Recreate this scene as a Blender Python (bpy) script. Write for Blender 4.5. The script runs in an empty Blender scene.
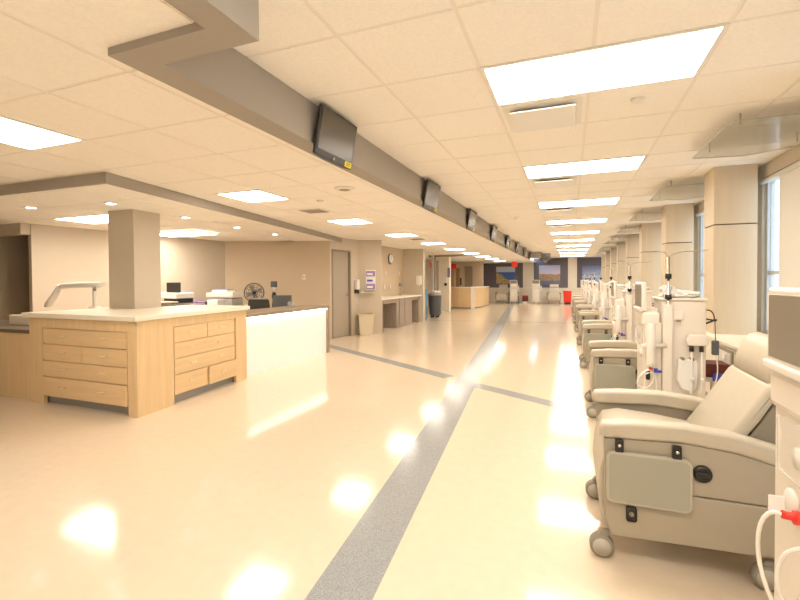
import bpy, bmesh, math, random
from mathutils import Vector, Matrix
random.seed(7)
S = bpy.context.scene
COL = S.collection
# ------------------------------------------------------------------ camera, world, exposure
CAMZ = 1.34
YAW, PITCH, ROLL = -0.372583, -0.016252, -0.005111
cam_d = bpy.data.cameras.new('camera'); cam = bpy.data.objects.new('camera', cam_d); COL.objects.link(cam)
fw = Vector((math.sin(YAW)*math.cos(PITCH), math.cos(YAW)*math.cos(PITCH), math.sin(PITCH)))
r0 = Vector((math.cos(YAW), -math.sin(YAW), 0)); u0 = r0.cross(fw)
rr = r0*math.cos(ROLL)+u0*math.sin(ROLL); uu = -r0*math.sin(ROLL)+u0*math.cos(ROLL)
M = Matrix((rr, uu, -fw)).transposed().to_4x4(); M.translation = Vector((0, 0, CAMZ)); cam.matrix_world = M
cam_d.sensor_fit = 'HORIZONTAL'; cam_d.sensor_width = 36; cam_d.lens = 36*438.4/800
cam_d.shift_x = 1.5/800; cam_d.shift_y = -12.68/800; cam_d.clip_start = 0.02; cam_d.clip_end = 300
S.camera = cam
W = bpy.data.worlds.new('sky'); S.world = W; W.use_nodes = True
bg = W.node_tree.nodes['Background']; bg.inputs[0].default_value = (0.62, 0.80, 1.0, 1); bg.inputs[1].default_value = 2.0
S.view_settings.view_transform = 'Standard'; S.view_settings.look = 'None'; S.view_settings.gamma = 1
S.view_settings.exposure = 0.80
LAMP_COL = (1.0, 0.905, 0.79); LAMP_E = 11.0

# ------------------------------------------------------------------ materials
def mat(name, col, rough=0.6, metal=0.0, emis=None, estr=0.0, noise=0.0, nscale=8.0, trans=0.0, bump=0.0, stretch=None, spec=0.5, alpha=1.0):
    m = bpy.data.materials.new(name); m.use_nodes = True
    nt = m.node_tree; b = nt.nodes['Principled BSDF']
    b.inputs['Base Color'].default_value = (*col, 1); b.inputs['Roughness'].default_value = rough
    b.inputs['Metallic'].default_value = metal; b.inputs['Specular IOR Level'].default_value = spec
    b.inputs['Alpha'].default_value = alpha
    if trans: b.inputs['Transmission Weight'].default_value = trans
    if emis: b.inputs['Emission Color'].default_value = (*emis, 1); b.inputs['Emission Strength'].default_value = estr
    if noise or bump:
        tc = nt.nodes.new('ShaderNodeTexCoord'); mp = nt.nodes.new('ShaderNodeMapping')
        nt.links.new(tc.outputs['Object'], mp.inputs[0])
        if stretch: mp.inputs['Scale'].default_value = stretch
        n = nt.nodes.new('ShaderNodeTexNoise'); n.inputs['Scale'].default_value = nscale; n.inputs['Detail'].default_value = 4
        nt.links.new(mp.outputs[0], n.inputs[0])
        if noise:
            cr = nt.nodes.new('ShaderNodeValToRGB')
            cr.color_ramp.elements[0].position = 0.3; cr.color_ramp.elements[1].position = 0.7
            cr.color_ramp.elements[0].color = (*[c*(1-noise) for c in col], 1)
            cr.color_ramp.elements[1].color = (*[min(1, c*(1+noise)) for c in col], 1)
            nt.links.new(n.outputs[0], cr.inputs[0]); nt.links.new(cr.outputs[0], b.inputs['Base Color'])
        if bump:
            bp = nt.nodes.new('ShaderNodeBump'); bp.inputs['Strength'].default_value = bump; bp.inputs['Distance'].default_value = 0.01
            nt.links.new(n.outputs[0], bp.inputs['Height']); nt.links.new(bp.outputs[0], b.inputs['Normal'])
    return m
WOODST = (1, 1, 12)
m_floor = mat('cream_vinyl_floor', (0.79, 0.668, 0.51), rough=0.11, noise=0.025, nscale=14, spec=0.55)
m_stripe = mat('grey_speckled_stripe', (0.335, 0.355, 0.365), rough=0.16, noise=0.28, nscale=170, spec=0.5)
m_stripe2 = mat('grey_thin_band', (0.42, 0.38, 0.31), rough=0.18, noise=0.3, nscale=130)
m_tile = mat('ceiling_tile', (0.95, 0.885, 0.79), rough=0.95, noise=0.03, nscale=60, spec=0.1)
m_tbar = mat('ceiling_grid_bar', (0.88, 0.80, 0.70), rough=0.6)
m_wall = mat('beige_wall_paint', (0.60, 0.515, 0.40), rough=0.8, noise=0.01)
m_wall2 = mat('tan_wall_paint', (0.62, 0.50, 0.355), rough=0.8)
m_bulk = mat('taupe_bulkhead_paint', (0.38, 0.335, 0.275), rough=0.8)
m_cream = mat('cream_wall_paint', (0.86, 0.78, 0.64), rough=0.75)
m_purple = mat('grey_purple_panel', (0.15, 0.135, 0.155), rough=0.8)
m_maple = mat('maple_laminate', (0.80, 0.585, 0.325), rough=0.42, noise=0.06, nscale=3.0, stretch=(7, 7, 0.5))
m_maple2 = mat('maple_drawer_front', (0.80, 0.58, 0.32), rough=0.42, noise=0.06, nscale=3.0, stretch=(0.6, 0.6, 8))
m_handle = mat('pale_pull', (0.92, 0.80, 0.58), rough=0.35)
m_ctop = mat('cream_solid_surface', (0.90, 0.83, 0.69), rough=0.3, noise=0.02, nscale=40)
m_kick = mat('grey_toe_kick', (0.36, 0.34, 0.31), rough=0.4)
m_dark = mat('dark_taupe_top', (0.16, 0.12, 0.085), rough=0.35)
m_ledge = mat('taupe_ledge', (0.33, 0.25, 0.17), rough=0.4)
m_glow = mat('white_panel_added_glow', (0.86, 0.80, 0.73), rough=0.35, emis=(1, 0.93, 0.86), estr=0.12)  # faint emission stands in for the ledge strip's light on the panel
m_led = mat('led_strip', (1, 1, 1), emis=(1, 0.95, 0.90), estr=5)
m_lamp = mat('lit_diffuser', (1, 1, 1), emis=LAMP_COL, estr=LAMP_E)
m_spot = mat('lit_downlight', (1, 1, 1), emis=(0.95, 0.9, 1.0), estr=6)
m_frame = mat('white_painted_metal', (0.85, 0.80, 0.70), rough=0.45)
m_white = mat('white_plastic', (0.84, 0.80, 0.73), rough=0.4)
m_mach = mat('cream_machine_casing', (0.76, 0.69, 0.60), rough=0.42)
m_mach2 = mat('pale_machine_trim', (0.82, 0.75, 0.65), rough=0.38)
m_black = mat('black_plastic', (0.02, 0.018, 0.016), rough=0.35)
m_screen = mat('dark_monitor_glass', (0.10, 0.085, 0.06), rough=0.22)
m_mscreen = mat('grey_machine_screen', (0.27, 0.235, 0.18), rough=0.3)
m_yellow = mat('yellow_sticker', (0.85, 0.70, 0.02), rough=0.5)
m_red = mat('red_plastic', (0.85, 0.04, 0.02), rough=0.4)
m_dkred = mat('dark_red_plastic', (0.14, 0.02, 0.015), rough=0.5)
m_blue = mat('blue_plastic', (0.08, 0.10, 0.55), rough=0.4)
m_bluebin = mat('light_blue_plastic', (0.10, 0.30, 0.48), rough=0.4)
m_vinyl = mat('beige_upholstery', (0.53, 0.47, 0.365), rough=0.42, noise=0.02, nscale=30, bump=0.04)
m_side = mat('taupe_side_board', (0.41, 0.36, 0.275), rough=0.45)
m_backshade = mat('shaded_taupe_board', (0.27, 0.235, 0.17), rough=0.5)  # side board taupe darkened, recess shade put into the colour
m_tray = mat('grey_green_tray', (0.37, 0.36, 0.285), rough=0.4)
m_trayb = mat('tray_rim', (0.47, 0.44, 0.35), rough=0.4)
m_wheel = mat('grey_rubber', (0.30, 0.27, 0.22), rough=0.6)
m_wheel2 = mat('pale_wheel_disc', (0.52, 0.48, 0.40), rough=0.45)
m_tube = mat('milky_tube', (0.86, 0.83, 0.76), rough=0.25)
m_clear = mat('clear_plastic', (0.85, 0.84, 0.80), rough=0.12, alpha=0.22)
m_bag = mat('white_plastic_bag', (0.93, 0.91, 0.86), rough=0.3, alpha=0.85)
m_steel = mat('steel', (0.62, 0.58, 0.50), rough=0.25, metal=1)
m_acr = mat('acrylic_sheet', (0.46, 0.44, 0.34), rough=0.15, alpha=0.36, spec=0.2)
m_acre = mat('acrylic_edge', (0.42, 0.44, 0.36), rough=0.2)
m_column = mat('column_laminate', (0.66, 0.54, 0.375), rough=0.55, noise=0.02, nscale=3, stretch=(10, 10, 0.5))
m_seam = mat('dark_reveal', (0.10, 0.07, 0.045), rough=0.7)
m_shade = mat('roller_shade_cloth', (0.80, 0.76, 0.68), rough=0.9)
m_winfr = mat('window_frame_metal', (0.52, 0.50, 0.46), rough=0.5)
m_glass = mat('window_glass', (0.9, 0.96, 1.0), rough=0.02, alpha=0.15)
m_door = mat('taupe_door_leaf', (0.42, 0.36, 0.28), rough=0.5)
m_jamb = mat('grey_door_frame', (0.30, 0.25, 0.19), rough=0.5)
m_grayw = mat('grey_brown_laminate', (0.36, 0.29, 0.235), rough=0.5, noise=0.08, nscale=4, stretch=(8, 8, 0.6))
m_bin = mat('dark_grey_bin_plastic', (0.10, 0.105, 0.115), rough=0.5)
m_cbin = mat('cream_bin_plastic', (0.72, 0.62, 0.44), rough=0.5)
m_paper = mat('paper', (0.86, 0.84, 0.80), rough=0.8)
m_lilac = mat('lilac_paper', (0.36, 0.24, 0.50), rough=0.8)
m_clockf = mat('clock_face', (0.88, 0.87, 0.86), rough=0.5)
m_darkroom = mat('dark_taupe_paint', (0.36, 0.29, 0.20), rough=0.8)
m_mesh = mat('black_mesh_fabric', (0.035, 0.032, 0.028), rough=0.8)
m_brown = mat('brown_wood_post', (0.36, 0.20, 0.09), rough=0.5)
def picture_mat(name, sky0, sky1, sea, land, hor, seed, slope, lvl=0.33, low=0.0):
    m = bpy.data.materials.new(name); m.use_nodes = True; nt = m.node_tree; b = nt.nodes['Principled BSDF']; b.inputs['Roughness'].default_value = 0.5
    N = nt.nodes.new; L = nt.links.new
    tc = N('ShaderNodeTexCoord'); sp = N('ShaderNodeSeparateXYZ'); L(tc.outputs['Generated'], sp.inputs[0])
    sky = N('ShaderNodeValToRGB'); sky.color_ramp.elements[0].position = hor; sky.color_ramp.elements[0].color = (*sky0, 1); sky.color_ramp.elements[1].color = (*sky1, 1)
    L(sp.outputs[2], sky.inputs[0])
    seaN = N('ShaderNodeMath'); seaN.operation = 'LESS_THAN'; seaN.inputs[1].default_value = hor; L(sp.outputs[2], seaN.inputs[0])
    mx = N('ShaderNodeMixRGB'); L(seaN.outputs[0], mx.inputs[0]); L(sky.outputs[0], mx.inputs[1]); mx.inputs[2].default_value = (*sea, 1)
    no = N('ShaderNodeTexNoise'); no.inputs['Scale'].default_value = 7; no.inputs['Detail'].default_value = 6; no.noise_dimensions = '4D'; no.inputs['W'].default_value = seed
    L(tc.outputs['Generated'], no.inputs['Vector'])
    # land mask: noise + slope*x + z below a line
    a = N('ShaderNodeMath'); a.operation = 'MULTIPLY_ADD'; L(sp.outputs[0], a.inputs[0]); a.inputs[1].default_value = slope; L(sp.outputs[2], a.inputs[2])
    c = N('ShaderNodeMath'); c.operation = 'MULTIPLY_ADD'; L(no.outputs[0], c.inputs[0]); c.inputs[1].default_value = -0.45; L(a.outputs[0], c.inputs[2])
    lt = N('ShaderNodeMath'); lt.operation = 'LESS_THAN'; L(c.outputs[0], lt.inputs[0]); lt.inputs[1].default_value = lvl
    gt = N('ShaderNodeMath'); gt.operation = 'GREATER_THAN'; L(sp.outputs[2], gt.inputs[0]); gt.inputs[1].default_value = low
    an = N('ShaderNodeMath'); an.operation = 'MULTIPLY'; L(lt.outputs[0], an.inputs[0]); L(gt.outputs[0], an.inputs[1])
    lr = N('ShaderNodeValToRGB'); lr.color_ramp.elements[0].color = (*[v*0.4 for v in land], 1); lr.color_ramp.elements[1].color = (*[min(1, v*1.5) for v in land], 1)
    lr.color_ramp.elements[0].position = 0.4; lr.color_ramp.elements[1].position = 0.6
    no2 = N('ShaderNodeTexNoise'); no2.inputs['Scale'].default_value = 22; L(tc.outputs['Generated'], no2.inputs['Vector']); L(no2.outputs[0], lr.inputs[0])
    m2 = N('ShaderNodeMixRGB'); L(an.outputs[0], m2.inputs[0]); L(mx.outputs[0], m2.inputs[1]); L(lr.outputs[0], m2.inputs[2]); L(m2.outputs[0], b.inputs['Base Color'])
    return m

# ------------------------------------------------------------------ mesh helper
class MB:
    def __init__(s): s.bm = bmesh.new(); s.mats = []; s.wn = False
    def mi(s, m):
        if m not in s.mats: s.mats.append(m)
        return s.mats.index(m)
    def _fin(s, faces, m, smooth=False):
        i = s.mi(m)
        for f in faces:
            if f.is_valid: f.material_index = i; f.smooth = smooth
    def box(s, x0, x1, y0, y1, z0, z1, m, bev=0.0, seg=2):
        x0, x1 = sorted((x0, x1)); y0, y1 = sorted((y0, y1)); z0, z1 = sorted((z0, z1))
        old = set(s.bm.faces)
        v = [s.bm.verts.new(p) for p in ((x0,y0,z0),(x1,y0,z0),(x1,y1,z0),(x0,y1,z0),(x0,y0,z1),(x1,y0,z1),(x1,y1,z1),(x0,y1,z1))]
        fs = [s.bm.faces.new([v[i] for i in q]) for q in ((3,2,1,0),(4,5,6,7),(0,1,5,4),(1,2,6,5),(2,3,7,6),(3,0,4,7))]
        if bev > 0:
            es = list({e for f in fs for e in f.edges})
            bmesh.ops.bevel(s.bm, geom=es, offset=bev, segments=seg, profile=0.5, affect='EDGES')
        s._fin([f for f in s.bm.faces if f not in old], m, bev > 0 and seg > 2); s.wn = s.wn or (bev > 0 and seg > 2)
        return s
    def prism(s, pts, a, b, m, axis='y', bev=0.0, seg=2, bevedges='all'):
        """pts 2D polygon; axis y: pts=(x,z) extruded a..b in y; axis z: (x,y) ; axis x: (y,z)"""
        old = set(s.bm.faces)
        def P(p, t):
            return {'y': (p[0], t, p[1]), 'z': (p[0], p[1], t), 'x': (t, p[0], p[1])}[axis]
        va = [s.bm.verts.new(P(p, a)) for p in pts]; vb = [s.bm.verts.new(P(p, b)) for p in pts]
        fs = [s.bm.faces.new(va), s.bm.faces.new(vb[::-1])]
        n = len(pts)
        for i in range(n): fs.append(s.bm.faces.new([va[i], vb[i], vb[(i+1) % n], va[(i+1) % n]]))
        bmesh.ops.recalc_face_normals(s.bm, faces=fs)
        if bev > 0:
            es = list({e for f in fs[:2] for e in f.edges}) if bevedges == 'caps' else list({e for f in fs for e in f.edges})
            bmesh.ops.bevel(s.bm, geom=es, offset=bev, segments=seg, profile=0.5, affect='EDGES')
        s._fin([f for f in s.bm.faces if f not in old], m, bev > 0 and seg > 2); s.wn = s.wn or (bev > 0 and seg > 2)
        return s
    def tube(s, pts, r, m, n=8, cap=True, radii=None):
        pts = [Vector(p) for p in pts]; rings = []
        prev = None; fs = []
        for i, p in enumerate(pts):
            d = (pts[min(i+1, len(pts)-1)] - pts[max(i-1, 0)]).normalized()
            if prev is None:
                a = d.orthogonal().normalized()
            else:
                a = (prev - d*prev.dot(d)); a = a.normalized() if a.length > 1e-5 else d.orthogonal().normalized()
            prev = a; b = d.cross(a); R = radii[i] if radii else r
            rings.append([s.bm.verts.new(p + (a*math.cos(2*math.pi*k/n) + b*math.sin(2*math.pi*k/n))*R) for k in range(n)])
        for i in range(len(rings)-1):
            for k in range(n):
                fs.append(s.bm.faces.new([rings[i][k], rings[i][(k+1) % n], rings[i+1][(k+1) % n], rings[i+1][k]]))
        s._fin(fs, m, n > 6)
        if cap:
            s._fin([s.bm.faces.new(rings[0][::-1]), s.bm.faces.new(rings[-1])], m, False)
        return s
    def lathe(s, prof, c, m, n=20, axis='z'):
        """prof list of (r, h)"""
        rings = []
        for r_, h in prof:
            ring = []
            for k in range(n):
                t = 2*math.pi*k/n; x, y = r_*math.cos(t), r_*math.sin(t)
                q = {'z': (x, y, h), 'y': (x, h, y), 'x': (h, x, y)}[axis]
                ring.append(s.bm.verts.new((c[0]+q[0], c[1]+q[1], c[2]+q[2])))
            rings.append(ring)
        fs = []
        for i in range(len(rings)-1):
            for k in range(n): fs.append(s.bm.faces.new([rings[i][k], rings[i][(k+1) % n], rings[i+1][(k+1) % n], rings[i+1][k]]))
        fs.append(s.bm.faces.new(rings[0][::-1])); fs.append(s.bm.faces.new(rings[-1]))
        bmesh.ops.recalc_face_normals(s.bm, faces=fs)
        s._fin(fs, m, n > 8)
        return s
    def quad(s, pts, m):
        s._fin([s.bm.faces.new([s.bm.verts.new(p) for p in pts])], m); return s
    def blob(s, c, sx, sy, sz, m, sub=2, jit=0.25, seed=1):
        rnd = random.Random(seed); old = set(s.bm.verts); of = set(s.bm.faces)
        bmesh.ops.create_icosphere(s.bm, subdivisions=sub, radius=1)
        for v in s.bm.verts:
            if v not in old:
                k = 1 + rnd.uniform(-jit, jit)
                v.co = Vector((c[0]+v.co.x*sx*k, c[1]+v.co.y*sy*k, max(c[2]+v.co.z*sz*k, c[2]-sz*0.6)))
        s._fin([f for f in s.bm.faces if f not in of], m, False); return s
    def build(s, name, parent=None, **props):
        me = bpy.data.meshes.new(name)
        for m in s.mats: me.materials.append(m)
        s.bm.to_mesh(me); s.bm.free()
        o = bpy.data.objects.new(name, me); COL.objects.link(o)
        if s.wn: o.modifiers.new('weighted_normal', 'WEIGHTED_NORMAL')
        if parent: o.parent = parent
        for k, v in props.items(): o[k] = v
        return o
def tag(o, label, cat, group=None):
    o['label'] = label; o['category'] = cat
    if group: o['group'] = group
    return o
def thing(name, label, cat, loc=(0, 0, 0), rz=0.0, group=None):
    o = bpy.data.objects.new(name, None); COL.objects.link(o); o.location = loc; o.rotation_euler = (0, 0, rz); o.empty_display_size = 0.1
    return tag(o, label, cat, group)
def struct(name, mb): return mb.build(name, kind='structure')
def ch(o): return [c for c in COL.objects if c.parent == o]
def dup(root, loc, rz, label, group=None):
    r = root.copy(); COL.objects.link(r); r.location = loc; r.rotation_euler = (0, 0, rz); r['label'] = label
    if group: r['group'] = group
    for c in ch(root):
        k = c.copy(); COL.objects.link(k); k.parent = r
        for g in ch(c):
            q = g.copy(); COL.objects.link(q); q.parent = k
    return r
ORD = ['first','second','third','fourth','fifth','sixth','seventh','eighth','ninth','tenth','eleventh']

# ------------------------------------------------------------------ SETTING
H, HL, HS = 2.588, 2.34, 2.24
YF, YB, XR, XL = 27.0, -4.0, 2.12, -9.6
struct('floor', MB().box(XL-.1, XR+.2, YB-.1, YF+.2, -0.1, 0, m_floor))
def band(p, q, w, m, z=0.0015):
    p, q = Vector((*p, 0)), Vector((*q, 0)); d = (q-p).normalized(); n = Vector((-d.y, d.x, 0))*w/2
    return [(p+n), (q+n), (q-n), (p-n)], m, z
def floor_band(name, p, q, w, m, z):
    pts, m, z = band(p, q, w, m, z)
    mb = MB(); mb.prism([(v.x, v.y) for v in pts], 0.0002, z, m, axis='z'); return struct(name, mb)
floor_band('trim_1', (-0.76+0.0885*3, -3.0), (-0.77-0.0885*26.5, 26.5), 0.275, m_stripe, 0.0016)
floor_band('trim_2', (-4.75, 7.93), (-1.55, 5.86), 0.215, m_stripe, 0.0012)
floor_band('trim_3', (-1.15, 5.56), (1.40, 4.03), 0.20, m_stripe, 0.0012)
floor_band('trim_4', (-5.9, 13.85), (0.9, 14.5), 0.11, m_stripe2, 0.0009)

def clip_rect(poly, x0, x1, y0, y1):
    def cl(P, inside, inter):
        out = []
        for i in range(len(P)):
            a, b = P[i-1], P[i]
            if inside(b):
                if not inside(a): out.append(inter(a, b))
                out.append(b)
            elif inside(a): out.append(inter(a, b))
        return out
    def ix(v): return lambda a, b: (v, a[1]+(b[1]-a[1])*(v-a[0])/(b[0]-a[0]))
    def iy(v): return lambda a, b: (a[0]+(b[0]-a[0])*(v-a[1])/(b[1]-a[1]), v)
    P = poly
    for ins, it in ((lambda p: p[0] >= x0-1e-9, ix(x0)), (lambda p: p[0] <= x1+1e-9, ix(x1)), (lambda p: p[1] >= y0-1e-9, iy(y0)), (lambda p: p[1] <= y1+1e-9, iy(y1))):
        if len(P) < 3: return []
        P = cl(P, ins, it)
    return P if len(P) >= 3 else []
def area(P): return abs(sum(P[i-1][0]*P[i][1]-P[i][0]*P[i-1][1] for i in range(len(P))))/2
def ceiling(mb, poly, z, gx, gy, skip=()):
    """suspended ceiling: real tiles hanging a little below the grid bars"""
    xs = [p[0] for p in poly]; ys = [p[1] for p in poly]; T = 0.61; g = 0.011
    bk = [mb.bm.verts.new((p[0], p[1], z+0.003)) for p in poly]; f = mb.bm.faces.new(bk)
    if f.calc_area() and f.normal.z > 0: f.normal_flip()
    mb._fin([f], m_tbar)
    i0 = math.floor((min(xs)-gx)/T)-1; i1 = math.ceil((max(xs)-gx)/T)+1
    j0 = math.floor((min(ys)-gy)/T)-1; j1 = math.ceil((max(ys)-gy)/T)+1
    for i in range(i0, i1):
        for j in range(j0, j1):
            cx, cy = gx+(i+.5)*T, gy+(j+.5)*T
            if any(a < cx < b and c < cy < d for a, b, c, d in skip): continue
            P = clip_rect(poly, gx+i*T+g, gx+(i+1)*T-g, gy+j*T+g, gy+(j+1)*T-g)
            if len(P) < 3 or area(P) < 1e-4: continue
            lo = [mb.bm.verts.new((p[0], p[1], z)) for p in P]; hi = [mb.bm.verts.new((p[0], p[1], z+0.003)) for p in P]
            fs = [mb.bm.faces.new(lo)] + [mb.bm.faces.new([lo[k-1], lo[k], hi[k], hi[k-1]]) for k in range(len(P))]
            mb._fin(fs, m_tile)
GX, GY = -0.4935, 2.600
main_lights = [GY+2.44*k for k in range(-2, 10)]
LX, LY = -3.18, 2.10
left_lights = [LY-0.61+0.05-0.61*0+2.44*k for k in range(-1, 10)]
left_lights = [LY-0.61+2.44*k for k in range(-2, 10)]  # rearmost panel is unseen, added to brighten the left side
mb = MB()
sk = [(GX, GX+1.22, y, y+.61) for y in main_lights]
ceiling(mb, [(-1.165, YB), (XR, YB), (XR, 1.455), (-1.165, 1.455)], H, GX, GY, sk)
ceiling(mb, [(-1.68, 1.455), (XR, 1.455), (XR, YF), (-1.68, YF)], H, GX, GY, sk)
struct('ceiling', mb)
mb = MB(); sk = [(LX-.61, LX, y, y+.61) for y in left_lights]
ceiling(mb, [(-1.30, YB), (-1.30, 1.31), (XL, 1.31), (XL, YB)], HL, LX, LY, sk)
ceiling(mb, [(-1.84, 1.31), (-1.84, YF), (XL, YF), (XL, 1.31)], HL, LX, LY, sk)
struct('ceiling_left', mb)
# dropped ceiling over the nurse station, with its taupe fascia
SP = [(-9.5, 2.66), (-3.93, 2.76), (-5.0, 9.15), (-9.5, 9.15)]
mb = MB(); st_lights = [(-6.87, -5.65, 4.03, 4.64), (-7.30, -6.08, 5.80, 6.41)]
ceiling(mb, [(-9.5, 2.68), (-3.95, 2.78), (-5.0, 9.1), (-9.5, 9.1)], HS, -6.87, 4.03, [(-6.87, -5.65, 4.03, 4.64)])
struct('ceiling_station', mb)
mb = MB()
for a, b in ((SP[0], SP[1]), (SP[1], SP[2])):
    d = (Vector(b)-Vector(a)).normalized(); n = Vector((d.y, -d.x))*0.02
    mb.prism([(a[0], a[1]), (b[0], b[1]), (b[0]-n.x, b[1]-n.y), (a[0]-n.x, a[1]-n.y)], HS-0.004, HL-0.001, m_bulk, axis='z')
struct('trim_5', mb)
# bulkhead between the two ceilings (with its two jogs)
mb = MB(); zb = 2.305
mb.prism([(-1.84, 1.31), (-1.30, 1.31), (-1.30, YB), (-1.165, YB), (-1.165, 1.455), (-1.68, 1.455), (-1.68, 20.7), (-1.20, 20.7), (-1.20, YF), (-1.34, YF), (-1.34, 20.86), (-1.84, 20.86)], zb, H+0.02, m_bulk, axis='z')
struct('trim_6', mb)
def wall(name, pts, z0, z1, m, th=0.1):
    """pts polyline seen from its right-hand side"""
    mb = MB()
    for a, b in zip(pts[:-1], pts[1:]):
        d = (Vector(b)-Vector(a)).normalized(); n = Vector((-d.y, d.x))*th
        mb.prism([a, b, (b[0]+n.x, b[1]+n.y), (a[0]+n.x, a[1]+n.y)], z0, z1, m, axis='z')
    return struct(name, mb)
wall('wall_back', [(XR, YB), (XL, YB)][::-1], 0, H+.1, m_wall, -0.1)
wall('wall_far', [(XL, YF), (XR, YF)], 0, H+.1, m_cream)
struct('wall_outer_left', MB().box(XL-.1, XL, YB, YF, 0, H+.1, m_wall))
# station rear walls (slightly skewed, as seen)
wall('wall_station_left', [(-7.74, 4.25), (-7.30, 7.85)], 0, HS, m_wall)
wall('wall_station_rear', [(-7.30, 7.85), (-5.08, 8.72)], 0, HS+.1, m_wall2)
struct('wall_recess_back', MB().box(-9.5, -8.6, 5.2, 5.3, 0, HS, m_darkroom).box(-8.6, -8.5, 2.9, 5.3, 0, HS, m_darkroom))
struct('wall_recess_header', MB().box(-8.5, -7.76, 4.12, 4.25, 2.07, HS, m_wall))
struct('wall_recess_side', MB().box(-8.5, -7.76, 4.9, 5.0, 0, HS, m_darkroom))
# wall with the door
def along(a, b, t): return (a[0]+(b[0]-a[0])*t, a[1]+(b[1]-a[1])*t)
DA, DB = (-5.08, 8.72), (-4.90, 9.78)
wall('wall_door_pier', [DA, along(DA, DB, .055)], 0, HL, m_wall)
wall('wall_door_side', [along(DA, DB, .72), DB], 0, HL, m_wall)
wall('wall_door_header', [along(DA, DB, .055), along(DA, DB, .72)], 2.06, HL, m_wall)
ang = math.atan2(DB[1]-DA[1], DB[0]-DA[0])
d0 = along(DA, DB, .055); wlen = 0.665*math.hypot(DB[0]-DA[0], DB[1]-DA[1])
dr = bpy.data.objects.new('door_1', None); COL.objects.link(dr); dr.location = (*d0, 0); dr.rotation_euler = (0, 0, ang); dr['kind'] = 'structure'
mb = MB(); mb.box(0, .04, -.015, .11, 0, 2.06, m_jamb).box(wlen-.04, wlen, -.015, .11, 0, 2.06, m_jamb).box(.04, wlen-.04, -.015, .11, 2.02, 2.06, m_jamb); mb.build('door_frame', dr)
MB().box(.04, wlen-.04, .04, .085, 0.01, 2.02, m_door).build('door_leaf', dr)
MB().tube([(wlen-.10, .04, 1.0), (wlen-.10, -.02, 1.0), (wlen-.18, -.02, 1.0)], .01, m_steel).lathe([(0.028, .03), (0.028, .04)], (wlen-.10, 0, 1.0), m_steel, axis='y').build('door_handle', dr)
wall('wall_rack', [DB, (-4.40, 10.05)], 0, HL, m_wall)
wall('wall_alcove_near', [(-4.40, 10.05), (-4.52, 10.15), (-5.12, 10.2)], 0, HL, m_wall, -0.02)
wall('wall_alcove_back', [(-5.12, 10.2), (-5.03, 13.3)], 0, HL, m_wall2)
wall('wall_alcove_far', [(-5.03, 13.3), (-4.39, 13.4)], 0, HL, m_wall)
struct('trim_7', MB().box(-4.47, -4.39, 13.4, 13.62, 0, HL, m_wall))
# hallway beyond: dark header beam, side walls
struct('trim_8', MB().box(-5.31, -3.56, 16.9, 17.0, 2.26, HL, m_ledge))
struct('wall_hall_left', MB().box(-6.7, -6.6, 13.4, 24, 0, HL, m_wall))
struct('wall_hall_post', MB().box(-5.20, -4.74, 18.0, 18.3, 0, HL, m_cream))
struct('wall_station_two_rear', MB().box(-6.6, -5.45, 24.0, 24.1, 0, HL, m_wall2).box(-5.0, -4.42, 24.0, 24.1, 0, HL, m_wall2).box(-5.45, -5.0, 24.0, 24.1, 2.1, HL, m_wall2))
struct('wall_station_two_side', MB().box(-5.06, -4.96, 24.1, YF, 0, HL, m_cream))
d2 = bpy.data.objects.new('door_2', None); COL.objects.link(d2); d2.location = (-5.45, 24.05, 0); d2['kind'] = 'structure'
MB().box(0, .45, 0, .05, 0.0, 2.1, m_darkroom).build('door_leaf', d2); MB().box(.38, .42, -.04, 0, .98, 1.02, m_steel).build('door_handle', d2)
# far wall: grey-purple panels, ledge
for k, (a, b) in enumerate(((-4.94, -2.60), (-1.98, -.10), (.38, 1.86))):
    struct('trim_%d' % (9+k), MB().box(a, b, YF-.03, YF, .86, H-.02, m_purple))
struct('trim_12', MB().box(-4.94, 1.4, YF-.25, YF, 0, .82, m_cream).box(-4.94, 1.4, YF-.28, YF, .82, .855, m_ctop))
# right side: window wall, window seat/sill
colY = [0.63, 3.25, 5.87, 8.52, 11.15, 13.8, 16.4, 19.0, 21.6, 24.2]
mb = MB(); mb.box(2.0, XR, YB, YF, 0, .72, m_cream); mb.box(1.98, XR, YB, YF, 2.44, H+.02, m_wall)
edges = [YB]
for c in colY: mb.box(2.0, XR, c+.18, c+.46, .72, 2.44, m_wall)
mb.box(2.0, XR, YB, -2.2, .72, 2.44, m_wall); mb.box(2.0, XR, 26.6, YF, .72, 2.44, m_wall)
struct('wall_right', mb)
mb = MB(); mb.box(1.42, 2.0, YB, YF, 0.08, .69, m_cream); mb.box(1.40, 2.0, YB, YF, .69, .72, m_ctop); mb.box(1.46, 2.0, YB, YF, 0, .08, m_kick)
for y in range(0, 22): mb.box(1.4185, 1.42, -3.0+y*1.31, -2.996+y*1.31, .09, .68, m_seam)
struct('trim_13', mb)
spans = [(-2.2, .81)] + [(colY[i]+.46, (colY[i+1]+.18) if i+1 < len(colY) else 26.6) for i in range(len(colY))]
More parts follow.
